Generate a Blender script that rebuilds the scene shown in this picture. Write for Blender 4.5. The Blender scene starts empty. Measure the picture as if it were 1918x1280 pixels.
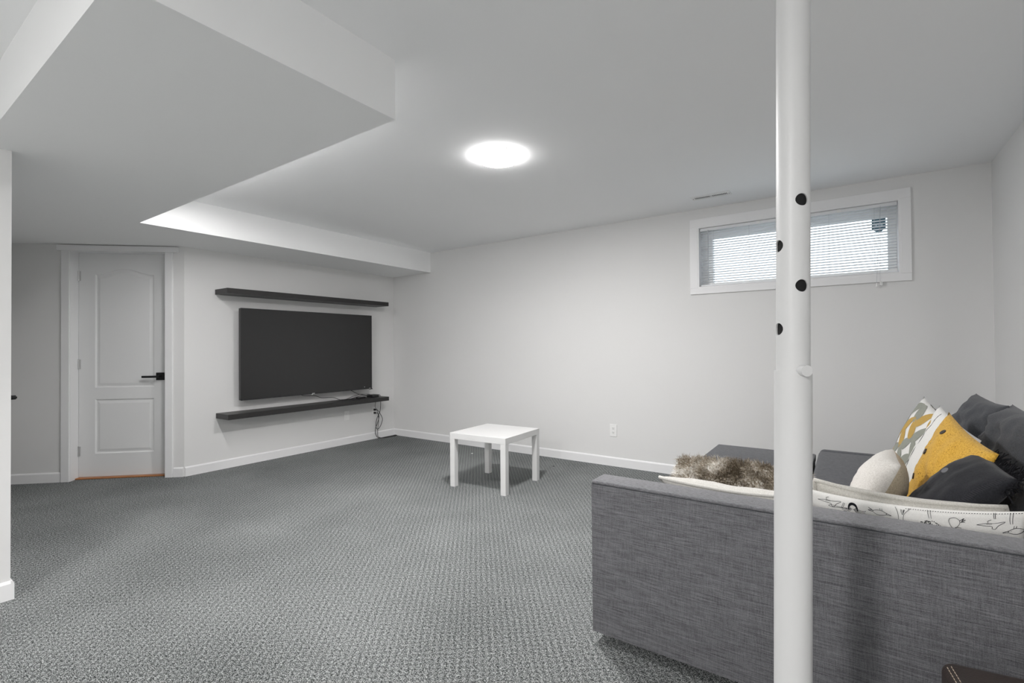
import bpy, bmesh, math, random
from mathutils import Vector, Matrix, noise

random.seed(7)
S = bpy.context.scene
COL = S.collection
R_ = math.radians

# ------------------------------------------------------------------ camera
F_PX, YAW, PITCH, ROLL = 904.91, R_(34.792), R_(0.6414), R_(-0.4702)
CAM_Z = 1.2


def cam_ray(a, b):
    x = a * math.cos(ROLL) + b * math.sin(ROLL)
    y = -a * math.sin(ROLL) + b * math.cos(ROLL)
    r, z, d = x / F_PX, -y / F_PX, 1.0
    d0 = d * math.cos(PITCH) - z * math.sin(PITCH)
    z0 = d * math.sin(PITCH) + z * math.cos(PITCH)
    return Vector((r * math.cos(YAW) - d0 * math.sin(YAW), r * math.sin(YAW) + d0 * math.cos(YAW), z0))


fw = cam_ray(0, 0)
rt = (cam_ray(1, 0) - fw).normalized()
up = (fw - cam_ray(0, 1)).normalized()
fw.normalize()
cd = bpy.data.cameras.new('camera')
cam = bpy.data.objects.new('camera', cd)
COL.objects.link(cam)
cd.sensor_fit = 'HORIZONTAL'
cd.sensor_width = 36.0
cd.lens = F_PX / 1918.0 * 36.0
cd.clip_start = 0.02
cam.matrix_world = Matrix(((rt.x, up.x, -fw.x, 0), (rt.y, up.y, -fw.y, 0), (rt.z, up.z, -fw.z, CAM_Z), (0, 0, 0, 1)))
S.camera = cam

# ------------------------------------------------------------------ sky, exposure
SKY = 4.0
w = bpy.data.worlds.new('sky')
S.world = w
w.use_nodes = True
bg = w.node_tree.nodes['Background']
bg.inputs[0].default_value = (0.82, 0.91, 1.0, 1)
bg.inputs[1].default_value = SKY
S.view_settings.view_transform = 'Standard'
S.view_settings.look = 'None'
S.view_settings.exposure = 0.0
S.view_settings.gamma = 1.0
S.view_settings.use_curve_mapping = False
S.cycles.max_bounces = 12
S.cycles.diffuse_bounces = 8
S.cycles.transparent_max_bounces = 16
LAMP_VIEW = 335.0      # radiance of the ceiling lamp in view
LAMP_NEAR = 830.0      # radiance of its twin above the near half of the room
FILL_SIDE = 70.0      # radiance of the unseen fill strip added behind the bulkhead
RIM_SHARE = 0.10       # radiance of a lamp's side wall against its face


# ------------------------------------------------------------------ materials


def nodes_of(name):
    m = bpy.data.materials.new(name)
    m.use_nodes = True
    nt = m.node_tree
    return m, nt, nt.nodes['Principled BSDF']


def plain(name, col, rough=0.5, spec=0.5, metal=0.0, bump=0.0, bscale=200.0, var=0.0, vscale=3.0):
    m, nt, b = nodes_of(name)
    b.inputs['Roughness'].default_value = rough
    b.inputs['Specular IOR Level'].default_value = spec
    b.inputs['Metallic'].default_value = metal
    tc = nt.nodes.new('ShaderNodeTexCoord')
    n = nt.nodes.new('ShaderNodeTexNoise')
    n.inputs['Scale'].default_value = vscale
    n.inputs['Detail'].default_value = 3
    nt.links.new(tc.outputs['Object'], n.inputs['Vector'])
    mx = nt.nodes.new('ShaderNodeMix')
    mx.data_type = 'RGBA'
    mx.inputs[6].default_value = tuple(c * (1 - var) for c in col) + (1,)
    mx.inputs[7].default_value = tuple(min(1, c * (1 + var)) for c in col) + (1,)
    nt.links.new(n.outputs['Fac'], mx.inputs[0])
    nt.links.new(mx.outputs[2], b.inputs['Base Color'])
    if bump:
        n2 = nt.nodes.new('ShaderNodeTexNoise')
        n2.inputs['Scale'].default_value = bscale
        n2.inputs['Detail'].default_value = 2
        nt.links.new(tc.outputs['Object'], n2.inputs['Vector'])
        bp = nt.nodes.new('ShaderNodeBump')
        bp.inputs['Strength'].default_value = bump
        bp.inputs['Distance'].default_value = 0.002
        nt.links.new(n2.outputs['Fac'], bp.inputs['Height'])
        nt.links.new(bp.outputs['Normal'], b.inputs['Normal'])
    return m


def math_node(nt, op, a, b=None):
    n = nt.nodes.new('ShaderNodeMath')
    n.operation = op
    for i, v in enumerate((a, b)):
        if v is None:
            continue
        if isinstance(v, (int, float)):
            n.inputs[i].default_value = v
        else:
            nt.links.new(v, n.inputs[i])
    return n.outputs[0]


def tex_noise(nt, vec, scale, detail=2.0, mapscale=None, rotz=0.0):
    if mapscale or rotz:
        mp = nt.nodes.new('ShaderNodeMapping')
        mp.inputs['Scale'].default_value = mapscale or (1, 1, 1)
        mp.inputs['Rotation'].default_value = (0, 0, rotz)
        nt.links.new(vec, mp.inputs['Vector'])
        vec = mp.outputs[0]
    n = nt.nodes.new('ShaderNodeTexNoise')
    n.inputs['Scale'].default_value = scale
    n.inputs['Detail'].default_value = detail
    nt.links.new(vec, n.inputs['Vector'])
    return n.outputs['Fac']


def ramp(nt, fac, stops):
    r = nt.nodes.new('ShaderNodeValToRGB')
    el = r.color_ramp.elements
    while len(el) < len(stops):
        el.new(0.5)
    for e, (p, c) in zip(el, stops):
        e.position = p
        e.color = c + (1,)
    nt.links.new(fac, r.inputs[0])
    return r.outputs[0]


def fabric(name, lo, hi, slub=(14, 220, 420), fine=600.0, contrast=1.0, bump=0.25, rough=0.95, fleck=None):
    """woven cloth: long slubs along local X, fine thread noise"""
    m, nt, b = nodes_of(name)
    tc = nt.nodes.new('ShaderNodeTexCoord')
    v = tc.outputs['Object']
    a = tex_noise(nt, v, 1.0, 3.0, slub)
    c = tex_noise(nt, v, fine, 1.0)
    d = tex_noise(nt, v, 1.0, 1.0, (slub[2], slub[1], slub[0] * 2))
    s = math_node(nt, 'ADD', math_node(nt, 'MULTIPLY', a, 0.5), math_node(nt, 'MULTIPLY', c, 0.3))
    s = math_node(nt, 'ADD', s, math_node(nt, 'MULTIPLY', d, 0.2))
    k = 0.17 / contrast
    stops = [(0.5 - k, lo), (0.5 + k, hi)]
    if fleck:
        stops = [(0.34, fleck), (0.40, lo), (0.62, hi)]
    nt.links.new(ramp(nt, s, stops), b.inputs['Base Color'])
    b.inputs['Roughness'].default_value = rough
    b.inputs['Specular IOR Level'].default_value = 0.2
    b.inputs['Sheen Weight'].default_value = 0.15
    bp = nt.nodes.new('ShaderNodeBump')
    bp.inputs['Strength'].default_value = bump
    bp.inputs['Distance'].default_value = 0.002
    nt.links.new(s, bp.inputs['Height'])
    nt.links.new(bp.outputs['Normal'], b.inputs['Normal'])
    return m


def emit(name, col, strength):
    m = bpy.data.materials.new(name)
    m.use_nodes = True
    nt = m.node_tree
    nt.nodes.remove(nt.nodes['Principled BSDF'])
    e = nt.nodes.new('ShaderNodeEmission')
    e.inputs[0].default_value = col + (1,)
    e.inputs[1].default_value = strength
    nt.links.new(e.outputs[0], nt.nodes['Material Output'].inputs[0])
    return m


def carpet_material():
    m, nt, b = nodes_of('loop_carpet')
    tc = nt.nodes.new('ShaderNodeTexCoord')
    v = tc.outputs['Object']
    mp = nt.nodes.new('ShaderNodeMapping')
    mp.inputs['Rotation'].default_value = (0, 0, R_(-39))
    nt.links.new(v, mp.inputs['Vector'])
    # slight waver of the rows
    wob = nt.nodes.new('ShaderNodeTexNoise')
    wob.inputs['Scale'].default_value = 30
    nt.links.new(v, wob.inputs['Vector'])
    sc = nt.nodes.new('ShaderNodeVectorMath')
    sc.operation = 'SCALE'
    sc.inputs[3].default_value = 0.012
    nt.links.new(wob.outputs['Color'], sc.inputs[0])
    ad = nt.nodes.new('ShaderNodeVectorMath')
    ad.operation = 'ADD'
    nt.links.new(mp.outputs[0], ad.inputs[0])
    nt.links.new(sc.outputs[0], ad.inputs[1])
    sx = nt.nodes.new('ShaderNodeSeparateXYZ')
    nt.links.new(ad.outputs[0], sx.inputs[0])
    P = 2 * math.pi / 0.028
    rows = math_node(nt, 'SINE', math_node(nt, 'MULTIPLY', sx.outputs[0], P))
    cols = math_node(nt, 'SINE', math_node(nt, 'MULTIPLY', sx.outputs[1], P))
    # alternate loops shift from row to row
    g = tex_noise(nt, v, 300.0, 1.5)
    g2 = tex_noise(nt, v, 120.0, 2.0)
    st = tex_noise(nt, v, 1.3, 2.0)
    s = math_node(nt, 'ADD', math_node(nt, 'MULTIPLY', g, 0.62), math_node(nt, 'MULTIPLY', g2, 0.30))
    s = math_node(nt, 'ADD', s, math_node(nt, 'MULTIPLY', rows, 0.014))
    s = math_node(nt, 'ADD', s, math_node(nt, 'MULTIPLY', cols, 0.009))
    s = math_node(nt, 'ADD', s, math_node(nt, 'MULTIPLY', st, 0.07))
    c = ramp(nt, s, [(0.41, (0.013, 0.016, 0.016)), (0.50, (0.145, 0.155, 0.153)), (0.60, (0.50, 0.515, 0.51))])
    nt.links.new(c, b.inputs['Base Color'])
    b.inputs['Roughness'].default_value = 1.0
    b.inputs['Specular IOR Level'].default_value = 0.1
    b.inputs['Sheen Weight'].default_value = 0.0
    bp = nt.nodes.new('ShaderNodeBump')
    bp.inputs['Strength'].default_value = 0.5
    bp.inputs['Distance'].default_value = 0.006
    nt.links.new(s, bp.inputs['Height'])
    nt.links.new(bp.outputs['Normal'], b.inputs['Normal'])
    return m


def glass_material():
    m = bpy.data.materials.new('window_glass')
    m.use_nodes = True
    nt = m.node_tree
    nt.nodes.remove(nt.nodes['Principled BSDF'])
    t = nt.nodes.new('ShaderNodeBsdfTransparent')
    t.inputs[0].default_value = (0.95, 0.97, 0.97, 1)
    g = nt.nodes.new('ShaderNodeBsdfGlossy')
    g.inputs['Roughness'].default_value = 0.02
    fr = nt.nodes.new('ShaderNodeFresnel')
    fr.inputs[0].default_value = 1.45
    mx = nt.nodes.new('ShaderNodeMixShader')
    nt.links.new(fr.outputs[0], mx.inputs[0])
    nt.links.new(t.outputs[0], mx.inputs[1])
    nt.links.new(g.outputs[0], mx.inputs[2])
    nt.links.new(mx.outputs[0], nt.nodes['Material Output'].inputs[0])
    return m


M = {}
M['wall'] = plain('wall_paint', (0.745, 0.744, 0.738), 0.75, 0.25, bump=0.06, bscale=350, var=0.01, vscale=1.5)
M['ceiling'] = plain('ceiling_paint', (0.92, 0.925, 0.93), 0.85, 0.2, bump=0.08, bscale=300, var=0.008, vscale=1.2)
M['bulkhead'] = plain('bulkhead_paint', (0.91, 0.915, 0.915), 0.8, 0.2, bump=0.06, bscale=300, var=0.008, vscale=1.2)
M['trim'] = plain('trim_paint', (0.83, 0.83, 0.835), 0.45, 0.4, var=0.006)
M['door'] = plain('door_paint', (0.80, 0.805, 0.805), 0.45, 0.4, var=0.006)
M['carpet'] = carpet_material()
M['black_metal'] = plain('black_metal', (0.012, 0.012, 0.013), 0.45, 0.5, metal=0.3)
M['dark_hole'] = plain('dark_inside', (0.02, 0.02, 0.02), 0.9, 0.1)
M['hinge'] = plain('brushed_hinge', (0.62, 0.62, 0.62), 0.35, 0.5, metal=0.8)
M['shelf'] = plain('black_brown_foil', (0.022, 0.021, 0.021), 0.42, 0.5, var=0.15, vscale=60)
M['screen'] = plain('tv_screen', (0.018, 0.018, 0.018), 0.32, 0.5, var=0.02)
M['plastic_black'] = plain('black_plastic', (0.014, 0.014, 0.015), 0.4, 0.5)
M['white_mark'] = plain('white_mark', (0.75, 0.75, 0.75), 0.4, 0.5)
M['plastic_white'] = plain('white_plastic', (0.84, 0.84, 0.83), 0.35, 0.5, var=0.005)
M['slat'] = plain('blind_slat', (0.80, 0.81, 0.825), 0.45, 0.4, var=0.006)
M['cord'] = plain('blind_cord', (0.55, 0.56, 0.58), 0.8, 0.2)
M['glass'] = glass_material()
M['sticker'] = plain('blue_sticker', (0.03, 0.11, 0.16), 0.5, 0.4)
M['sticker_dark'] = plain('dark_blue_sticker', (0.45, 0.58, 0.65), 0.5, 0.4)
M['pole'] = plain('pole_enamel', (0.61, 0.612, 0.61), 0.42, 0.45, bump=0.05, bscale=90, var=0.01, vscale=9)
M['table'] = plain('white_foil', (0.68, 0.68, 0.675), 0.35, 0.45, var=0.005)
M['sofa'] = fabric('grey_sofa_cloth', (0.055, 0.055, 0.060), (0.235, 0.235, 0.247))
M['sofa_pad_lit'] = fabric('lit_grey_sofa_cloth', (0.09, 0.09, 0.096), (0.27, 0.27, 0.284), slub=(70, 260, 300))  # sofa cloth lightened: lamplight on the arm top is put into the colour
M['seat_cloth_shaded'] = fabric('shaded_grey_seat_cloth', (0.034, 0.036, 0.041), (0.15, 0.155, 0.168), slub=(60, 240, 300))  # same cloth darkened: weaker light on seat and ottoman is put into the colour
M['back_cloth'] = fabric('dark_grey_cushion_cloth', (0.026, 0.028, 0.033), (0.098, 0.103, 0.113), slub=(30, 300, 500))
M['linen'] = fabric('off_white_linen', (0.58, 0.56, 0.52), (0.80, 0.785, 0.745), slub=(260, 260, 260), fine=700)
M['beige'] = fabric('beige_linen', (0.44, 0.425, 0.39), (0.68, 0.66, 0.61), slub=(260, 260, 260), fine=700)
M['cotton'] = fabric('white_cotton', (0.74, 0.73, 0.70), (0.84, 0.83, 0.80), slub=(300, 300, 300), bump=0.1)
M['cream'] = fabric('cream_wool', (0.60, 0.57, 0.53), (0.80, 0.775, 0.735), slub=(200, 200, 200), fine=400)
M['tan'] = fabric('tan_wool', (0.40, 0.335, 0.24), (0.60, 0.51, 0.38), slub=(200, 200, 200), fine=400)
M['mustard'] = fabric('mustard_knit', (0.52, 0.285, 0.032), (0.70, 0.425, 0.075), slub=(190, 190, 190), fine=230, bump=0.8, fleck=(0.07, 0.04, 0.01))
M['charcoal'] = fabric('charcoal_linen', (0.010, 0.0102, 0.0125), (0.026, 0.027, 0.032), slub=(200, 200, 200), bump=0.15)
M['thread'] = plain('charcoal_thread', (0.045, 0.045, 0.05), 0.9, 0.1)
M['fringe'] = plain('black_fringe', (0.012, 0.012, 0.014), 0.95, 0.1)
M['ink'] = plain('black_ink', (0.015, 0.016, 0.02), 0.8, 0.1)
M['button_brown'] = plain('brown_button', (0.035, 0.022, 0.014), 0.35, 0.5)
M['button_grey'] = plain('grey_button', (0.13, 0.13, 0.14), 0.35, 0.5)
M['leaf_grey'] = plain('grey_leaf_print', (0.30, 0.31, 0.27), 0.9, 0.1, var=0.15, vscale=200)
M['leaf_ochre'] = plain('ochre_leaf_print', (0.50, 0.33, 0.10), 0.9, 0.1, var=0.15, vscale=200)
M['leaf_dark'] = plain('dark_leaf_print', (0.05, 0.052, 0.05), 0.9, 0.1, var=0.15, vscale=200)
M['leather'] = plain('brown_leather', (0.024, 0.016, 0.013), 0.38, 0.5, bump=0.35, bscale=260, var=0.25, vscale=14)
M['stitch'] = plain('tan_stitching', (0.42, 0.34, 0.27), 0.7, 0.3)
M['wood'] = plain('orange_wood', (0.42, 0.17, 0.06), 0.4, 0.4, var=0.15, vscale=30)
M['paper'] = plain('paper_scrap', (0.8, 0.8, 0.78), 0.8, 0.1)
M['ground'] = plain('pale_gravel', (0.55, 0.55, 0.54), 0.9, 0.1, var=0.1, vscale=30)


def fur_material():
    m, nt, b = nodes_of('brown_white_fur')
    g = nt.nodes.new('ShaderNodeTexCoord')
    n = tex_noise(nt, g.outputs['Object'], 9.0, 3.0)
    n2 = tex_noise(nt, g.outputs['Object'], 120.0, 1.0)
    s = math_node(nt, 'ADD', math_node(nt, 'MULTIPLY', n, 0.62), math_node(nt, 'MULTIPLY', n2, 0.38))
    c = ramp(nt, s, [(0.38, (0.13, 0.10, 0.065)), (0.49, (0.40, 0.345, 0.27)), (0.60, (0.85, 0.83, 0.79))])
    nt.links.new(c, b.inputs['Base Color'])
    b.inputs['Roughness'].default_value = 0.8
    return m


M['fur'] = fur_material()

# ------------------------------------------------------------------ helpers
ORG = {}


def link(name, me, mat, parent, org):
    o = bpy.data.objects.new(name, me)
    COL.objects.link(o)
    for m in (mat if isinstance(mat, (list, tuple)) else [mat]):
        me.materials.append(M[m])
    if parent is not None:
        o.parent = parent
        org = ORG[parent.name]
        me.transform(Matrix.Translation(-org))
    else:
        me.transform(Matrix.Translation(-org))
        o.location = org
    ORG[o.name] = org
    return o


def finish(name, bm, mat, parent=None, smooth=False, org=None):
    """bm is in world coordinates"""
    bmesh.ops.recalc_face_normals(bm, faces=bm.faces[:])
    me = bpy.data.meshes.new(name)
    if org is None and parent is None:
        xs = [v.co for v in bm.verts]
        mn = Vector((min(c.x for c in xs), min(c.y for c in xs), min(c.z for c in xs)))
        mx = Vector((max(c.x for c in xs), max(c.y for c in xs), max(c.z for c in xs)))
        org = Vector(((mn.x + mx.x) / 2, (mn.y + mx.y) / 2, mn.z))
    bm.to_mesh(me)
    bm.free()
    if smooth:
        me.shade_smooth()
        if smooth != 'all':
            me.set_sharp_from_angle(angle=R_(38))
    return link(name, me, mat, parent, Vector(org) if org is not None else None)


def thing(name, label, cat, loc, group=None, kind=None):
    o = bpy.data.objects.new(name, None)
    COL.objects.link(o)
    o.location = loc
    o.empty_display_size = 0.05
    ORG[o.name] = Vector(loc)
    return tag(o, label, cat, group, kind)


def tag(o, label=None, cat=None, group=None, kind=None):
    if label:
        o['label'] = label
    if cat:
        o['category'] = cat
    if group:
        o['group'] = group
    if kind:
        o['kind'] = kind
    return o


def structure(o):
    o['kind'] = 'structure'
    return o


def box(bm, x0, x1, y0, y1, z0, z1, bevel=0.0, seg=2, T=None):
    r = bmesh.ops.create_cube(bm, size=1.0)
    vs = r['verts']
    for v in vs:
        v.co = Vector((x0 + (v.co.x + .5) * (x1 - x0), y0 + (v.co.y + .5) * (y1 - y0), z0 + (v.co.z + .5) * (z1 - z0)))
    if bevel:
        es = list({e for v in vs for e in v.link_edges})
        b = bmesh.ops.bevel(bm, geom=es, offset=bevel, segments=seg, profile=0.5, affect='EDGES', clamp_overlap=True)
        vs = [v for v in b['verts']] + [v for v in vs if v.is_valid]
    if T:
        for v in set(vs):
            v.co = T(v.co)
    return vs


def bx(*a, **k):
    bm = bmesh.new()
    box(bm, *a, **k)
    return bm


def prism(bm, pts, z0, z1, T=None):
    """polygon pts (x,y) extruded z0..z1"""
    T = T or (lambda c: c)
    lo = [bm.verts.new(T(Vector((p[0], p[1], z0)))) for p in pts]
    hi = [bm.verts.new(T(Vector((p[0], p[1], z1)))) for p in pts]
    bm.faces.new(lo[::-1])
    bm.faces.new(hi)
    n = len(pts)
    for i in range(n):
        bm.faces.new((lo[i], lo[(i + 1) % n], hi[(i + 1) % n], hi[i]))


def cyl(bm, p0, p1, r0, r1=None, n=24, caps=True):
    p0, p1 = Vector(p0), Vector(p1)
    r1 = r0 if r1 is None else r1
    d = (p1 - p0).normalized()
    a = d.orthogonal().normalized()
    b = d.cross(a)
    ring = []
    for p, r in ((p0, r0), (p1, r1)):
        ring.append([bm.verts.new(p + (a * math.cos(2 * math.pi * i / n) + b * math.sin(2 * math.pi * i / n)) * r) for i in range(n)])
    for i in range(n):
        bm.faces.new((ring[0][i], ring[0][(i + 1) % n], ring[1][(i + 1) % n], ring[1][i]))
    if caps:
        bm.faces.new(ring[0][::-1])
        bm.faces.new(ring[1])


def lathe(bm, cx, cy, prof, n=48, close=False):
    """prof list of (r,z)"""
    rings = []
    for r, z in prof:
        if r < 1e-6:
            rings.append([bm.verts.new((cx, cy, z))])
        else:
            rings.append([bm.verts.new((cx + r * math.cos(2 * math.pi * i / n), cy + r * math.sin(2 * math.pi * i / n), z)) for i in range(n)])
    pairs = list(zip(rings, rings[1:]))
    if close:
        pairs.append((rings[-1], rings[0]))
    for A, B in pairs:
        for i in range(n):
            j = (i + 1) % n
            if len(A) == 1 and len(B) == 1:
                continue
            if len(A) == 1:
                bm.faces.new((A[0], B[j], B[i]))
            elif len(B) == 1:
                bm.faces.new((A[i], A[j], B[0]))
            else:
                bm.faces.new((A[i], A[j], B[j], B[i]))


def spline(pts, k=6):
    P = [Vector(p) for p in pts]
    if len(P) < 3:
        return P
    out = []
    for i in range(len(P) - 1):
        p0, p1, p2, p3 = P[max(i - 1, 0)], P[i], P[i + 1], P[min(i + 2, len(P) - 1)]
        for j in range(k):
            t = j / k
            out.append(0.5 * ((2 * p1) + (p2 - p0) * t + (2 * p0 - 5 * p1 + 4 * p2 - p3) * t * t + (3 * p1 - p0 - 3 * p2 + p3) * t ** 3))
    out.append(P[-1])
    return out


def tube(bm, pts, r, n=6, k=6, closed=False, smooth=True):
    P = spline(pts, k) if smooth else [Vector(p) for p in pts]
    rings = []
    a = None
    for i, p in enumerate(P):
        if closed:
            d = P[(i + 1) % len(P)] - P[i - 1]
        else:
            d = P[min(i + 1, len(P) - 1)] - P[max(i - 1, 0)]
        if d.length < 1e-9:
            d = Vector((0, 0, 1))
        d.normalize()
        if a is None:
            a = d.orthogonal().normalized()
        else:
            a = a - d * a.dot(d)
            a = a.normalized() if a.length > 1e-6 else d.orthogonal().normalized()
        b = d.cross(a)
        rings.append([bm.verts.new(p + (a * math.cos(2 * math.pi * q / n) + b * math.sin(2 * math.pi * q / n)) * r) for q in range(n)])
    m = len(rings)
    for i in range(m if closed else m - 1):
        A, B = rings[i], rings[(i + 1) % m]
        for q in range(n):
            bm.faces.new((A[q], A[(q + 1) % n], B[(q + 1) % n], B[q]))
    if not closed:
        bm.faces.new(rings[0][::-1])
        bm.faces.new(rings[-1])


def tb(pts, r, **k):
    bm = bmesh.new()
    tube(bm, pts, r, **k)
    return bm


# ------------------------------------------------------------------ room
H, HS, D, L, XS, RW = 2.4345, 2.1768, 4.5573, 5.164, 4.4484, 0.8178
XB, Y1, Y0 = -1.5771, 1.4089, 0.4375
EX, EY, TY = -3.3396, 0.5394, 1.9874
YF = -3.4
XL = -7.3
DA = R_(43.5)
dc, ds = math.cos(DA), math.sin(DA)


def diag(c):
    """local (s along the diagonal wall, out into the room, z) -> world"""
    return Vector((-L - dc * c.x + ds * c.y, TY - ds * c.x - dc * c.y, c.z))


structure(finish('floor', bx(XL, RW + .15, YF - .15, D + .05, -.12, 0), 'carpet', org=(0, 0, 0)))
ceil = structure(finish('ceiling', bx(XL, RW + .15, YF - .15, D + .05, H, H + .12), 'ceiling', org=(0, 0, H)))
bm = bmesh.new()
prism(bm, [(XL, Y0), (XB, Y0), (XB, Y1), (-XS, Y1), (-XS, D), (XL, D)], HS, H)
finish('bulkhead', bm, 'bulkhead', ceil)

# back wall with the window hole
WX0, WX1, WZ0, WZ1 = -1.103, 0.328, 1.718, 2.268
bm = bmesh.new()
BT = 0.30
box(bm, XL, WX0, D, D + BT, 0, H)
box(bm, WX1, RW + .15, D, D + BT, 0, H)
box(bm, WX0, WX1, D, D + BT, 0, WZ0)
box(bm, WX0, WX1, D, D + BT, WZ1, H)
structure(finish('wall_back', bm, 'wall'))
structure(finish('wall_right', bx(RW, RW + .15, YF, D, 0, H), 'wall'))
structure(finish('wall_left', bx(-L - .13, -L, TY + .0, D, 0, HS), 'wall'))
structure(finish('wall_front', bx(XL, RW, YF - .15, YF, 0, H), 'wall'))
bm = bmesh.new()
prism(bm, [(YF, 0), (EY, 0), (EY, HS), (Y0, HS), (Y0, H), (YF, H)], EX - .11, EX, lambda c: Vector((c.z, c.x, c.y)))
structure(finish('wall_near_left', bm, 'wall'))
# diagonal wall with the door hole
S0, S1, DZ = 0.150, 0.968, 2.132
bm = bmesh.new()
prism(bm, [(0, 0), (S0, 0), (S0, -.14), (-.06, -.14)], 0, HS, diag)
box(bm, S1, 2.9, -.14, 0, 0, HS, T=diag)
box(bm, S0, S1, -.14, 0, DZ, HS, T=diag)
structure(finish('wall_diagonal', bm, 'wall'))
# hallway wall behind the near left corner, with its door
bm = bmesh.new()
HX0, HX1 = -4.36, -3.50
box(bm, HX1, EX - .11, EY - .11, EY, 0, HS)
box(bm, XL, HX0, EY - .11, EY, 0, HS)
box(bm, HX0, HX1, EY - .11, EY, 2.12, HS)
structure(finish('wall_hallway', bm, 'wall'))


def baseboard(name, T, a, b, h=.09, t=.012):
    bm = bmesh.new()
    prof = [(0, 0), (t, 0), (t, h - .012), (t * .45, h - .002), (0, h)]
    A = [bm.verts.new(T(Vector((a, p[0], p[1])))) for p in prof]
    B = [bm.verts.new(T(Vector((b, p[0], p[1])))) for p in prof]
    bm.faces.new(A)
    bm.faces.new(B[::-1])
    for i in range(len(prof)):
        j = (i + 1) % len(prof)
        bm.faces.new((A[i], A[j], B[j], B[i]))
    return structure(finish(name, bm, 'trim'))


baseboard('baseboard_back', lambda c: Vector((c.x, D - c.y, c.z)), -L + .012, RW)
baseboard('baseboard_left', lambda c: Vector((-L + c.y, c.x, c.z)), TY + .004, D)
baseboard('baseboard_right', lambda c: Vector((RW - c.y, c.x, c.z)), YF, D - .012)
baseboard('baseboard_near_left', lambda c: Vector((EX + c.y, c.x, c.z)), YF, EY)
baseboard('baseboard_diagonal', diag, 1.03, 2.1)
baseboard('baseboard_diagonal_corner', diag, 0.006, .090)
baseboard('baseboard_hallway', lambda c: Vector((c.x, EY + c.y, c.z)), EX + .012, HX1 + .065)

# ------------------------------------------------------------------ door in the diagonal wall


def molded_leaf(bm, x0, x1, z0, z1, panels, T):
    """door leaf: front face at y=0, panels = list of (left, right, zbot, zspring, rise)"""
    def outline(l, r, zb, zs, rise, inset):
        l2, r2, zb2, zs2 = l + inset, r - inset, zb + inset, zs - inset
        pts = [(l2, zb2), (r2, zb2)]
        n = 20 if rise else 1
        for i in range(n + 1):
            q = i / n
            x = r2 + (l2 - r2) * q
            pts.append((x, zs2 + rise * 0.5 * (1 - math.cos(2 * math.pi * q))))
        return pts
    yb = -.036
    box(bm, x0, x1, yb, -.011, z0, z1, T=T)
    # stiles
    l, r = panels[0][0], panels[0][1]
    box(bm, x0, l, -.011, 0, z0, z1, T=T)
    box(bm, r, x1, -.011, 0, z0, z1, T=T)
    up_, lo_ = panels
    box(bm, l, r, -.011, 0, z0, lo_[2], T=T)
    box(bm, l, r, -.011, 0, lo_[3], up_[2], T=T)
    # arched top rail
    arch = outline(*up_, 0)[2:]          # from right to left
    for (xa, za), (xb_, zb_) in zip(arch, arch[1:]):
        v = [bm.verts.new(T(Vector(p))) for p in ((xa, 0, za), (xb_, 0, zb_), (xb_, 0, z1), (xa, 0, z1))]
        bm.faces.new(v)
        v2 = [bm.verts.new(T(Vector(p))) for p in ((xa, 0, za), (xb_, 0, zb_), (xb_, -.011, zb_), (xa, -.011, za))]
        bm.faces.new(v2)
    for pn in panels:
        rings = []
        for inset, dep in ((0, 0), (.008, -.010), (.016, -.0105), (.040, -.003), (.046, -.003)):
            rings.append([bm.verts.new(T(Vector((x, dep, z)))) for x, z in outline(*pn, inset)])
        n = len(rings[0])
        for A, B in zip(rings, rings[1:]):
            for i in range(n):
                bm.faces.new((A[i], A[(i + 1) % n], B[(i + 1) % n], B[i]))
        bm.faces.new(rings[-1])


door = thing('door_1', None, None, diag(Vector((.56, 0, 0))), kind='structure')
# frame pieces
finish('casing', bx(.094, .160, 0, .018, 0, 2.118, .002, 1, T=diag), 'trim', door)
finish('casing', bx(.958, 1.024, 0, .018, 0, 2.118, .002, 1, T=diag), 'trim', door)
bm = bmesh.new()
prism(bm, [(1.052, .030), (1.062, .0), (.046, .0), (.054, .030)], 2.118, 2.166, diag)
finish('head_casing', bm, 'trim', door)
bm = bmesh.new()
box(bm, S0, .163, -.14, .004, 0, DZ, T=diag)
box(bm, .955, S1, -.14, .004, 0, DZ, T=diag)
box(bm, .163, .955, -.14, .004, 2.120, DZ, T=diag)
box(bm, .163, .175, -.135, -.096 - .036, 0, 2.12, T=diag)
finish('jamb', bm, 'trim', door)
bm = bmesh.new()
DO = -.098
molded_leaf(bm, .166, .952, .014, 2.117, [(.312, .815, .848, 1.917, .056), (.312, .815, .228, .738, 0)],
            lambda c: diag(Vector((c.x, c.y + DO, c.z))))
leaf = finish('door_leaf', bm, 'door', door)
for z in (1.90, 1.07, .255):
    bm = bmesh.new()
    box(bm, .935, .956, DO - .002, DO + .003, z - .045, z + .045, T=diag)
    cyl(bm, diag(Vector((.9525, DO + .005, z - .047))), diag(Vector((.9525, DO + .005, z + .047))), .0055, n=10)
    tag(finish('hinge', bm, 'hinge', leaf, smooth=True), 'metal hinge')
bm = bmesh.new()
hz = .946
box(bm, .218, .290, DO, DO + .009, hz - .036, hz + .036, .001, 1, T=diag)
cyl(bm, diag(Vector((.254, DO + .008, hz))), diag(Vector((.254, DO + .050, hz))), .011, n=16)
box(bm, .243, .392, DO + .042, DO + .056, hz - .011, hz + .009, .003, 2, T=diag)
tag(finish('lever_handle', bm, 'black_metal', leaf, smooth=True), 'black lever handle on a square plate')
finish('threshold', bx(.163, .955, -.14, -.052, 0, .012, .003, 1, T=diag), 'wood', door)

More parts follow.
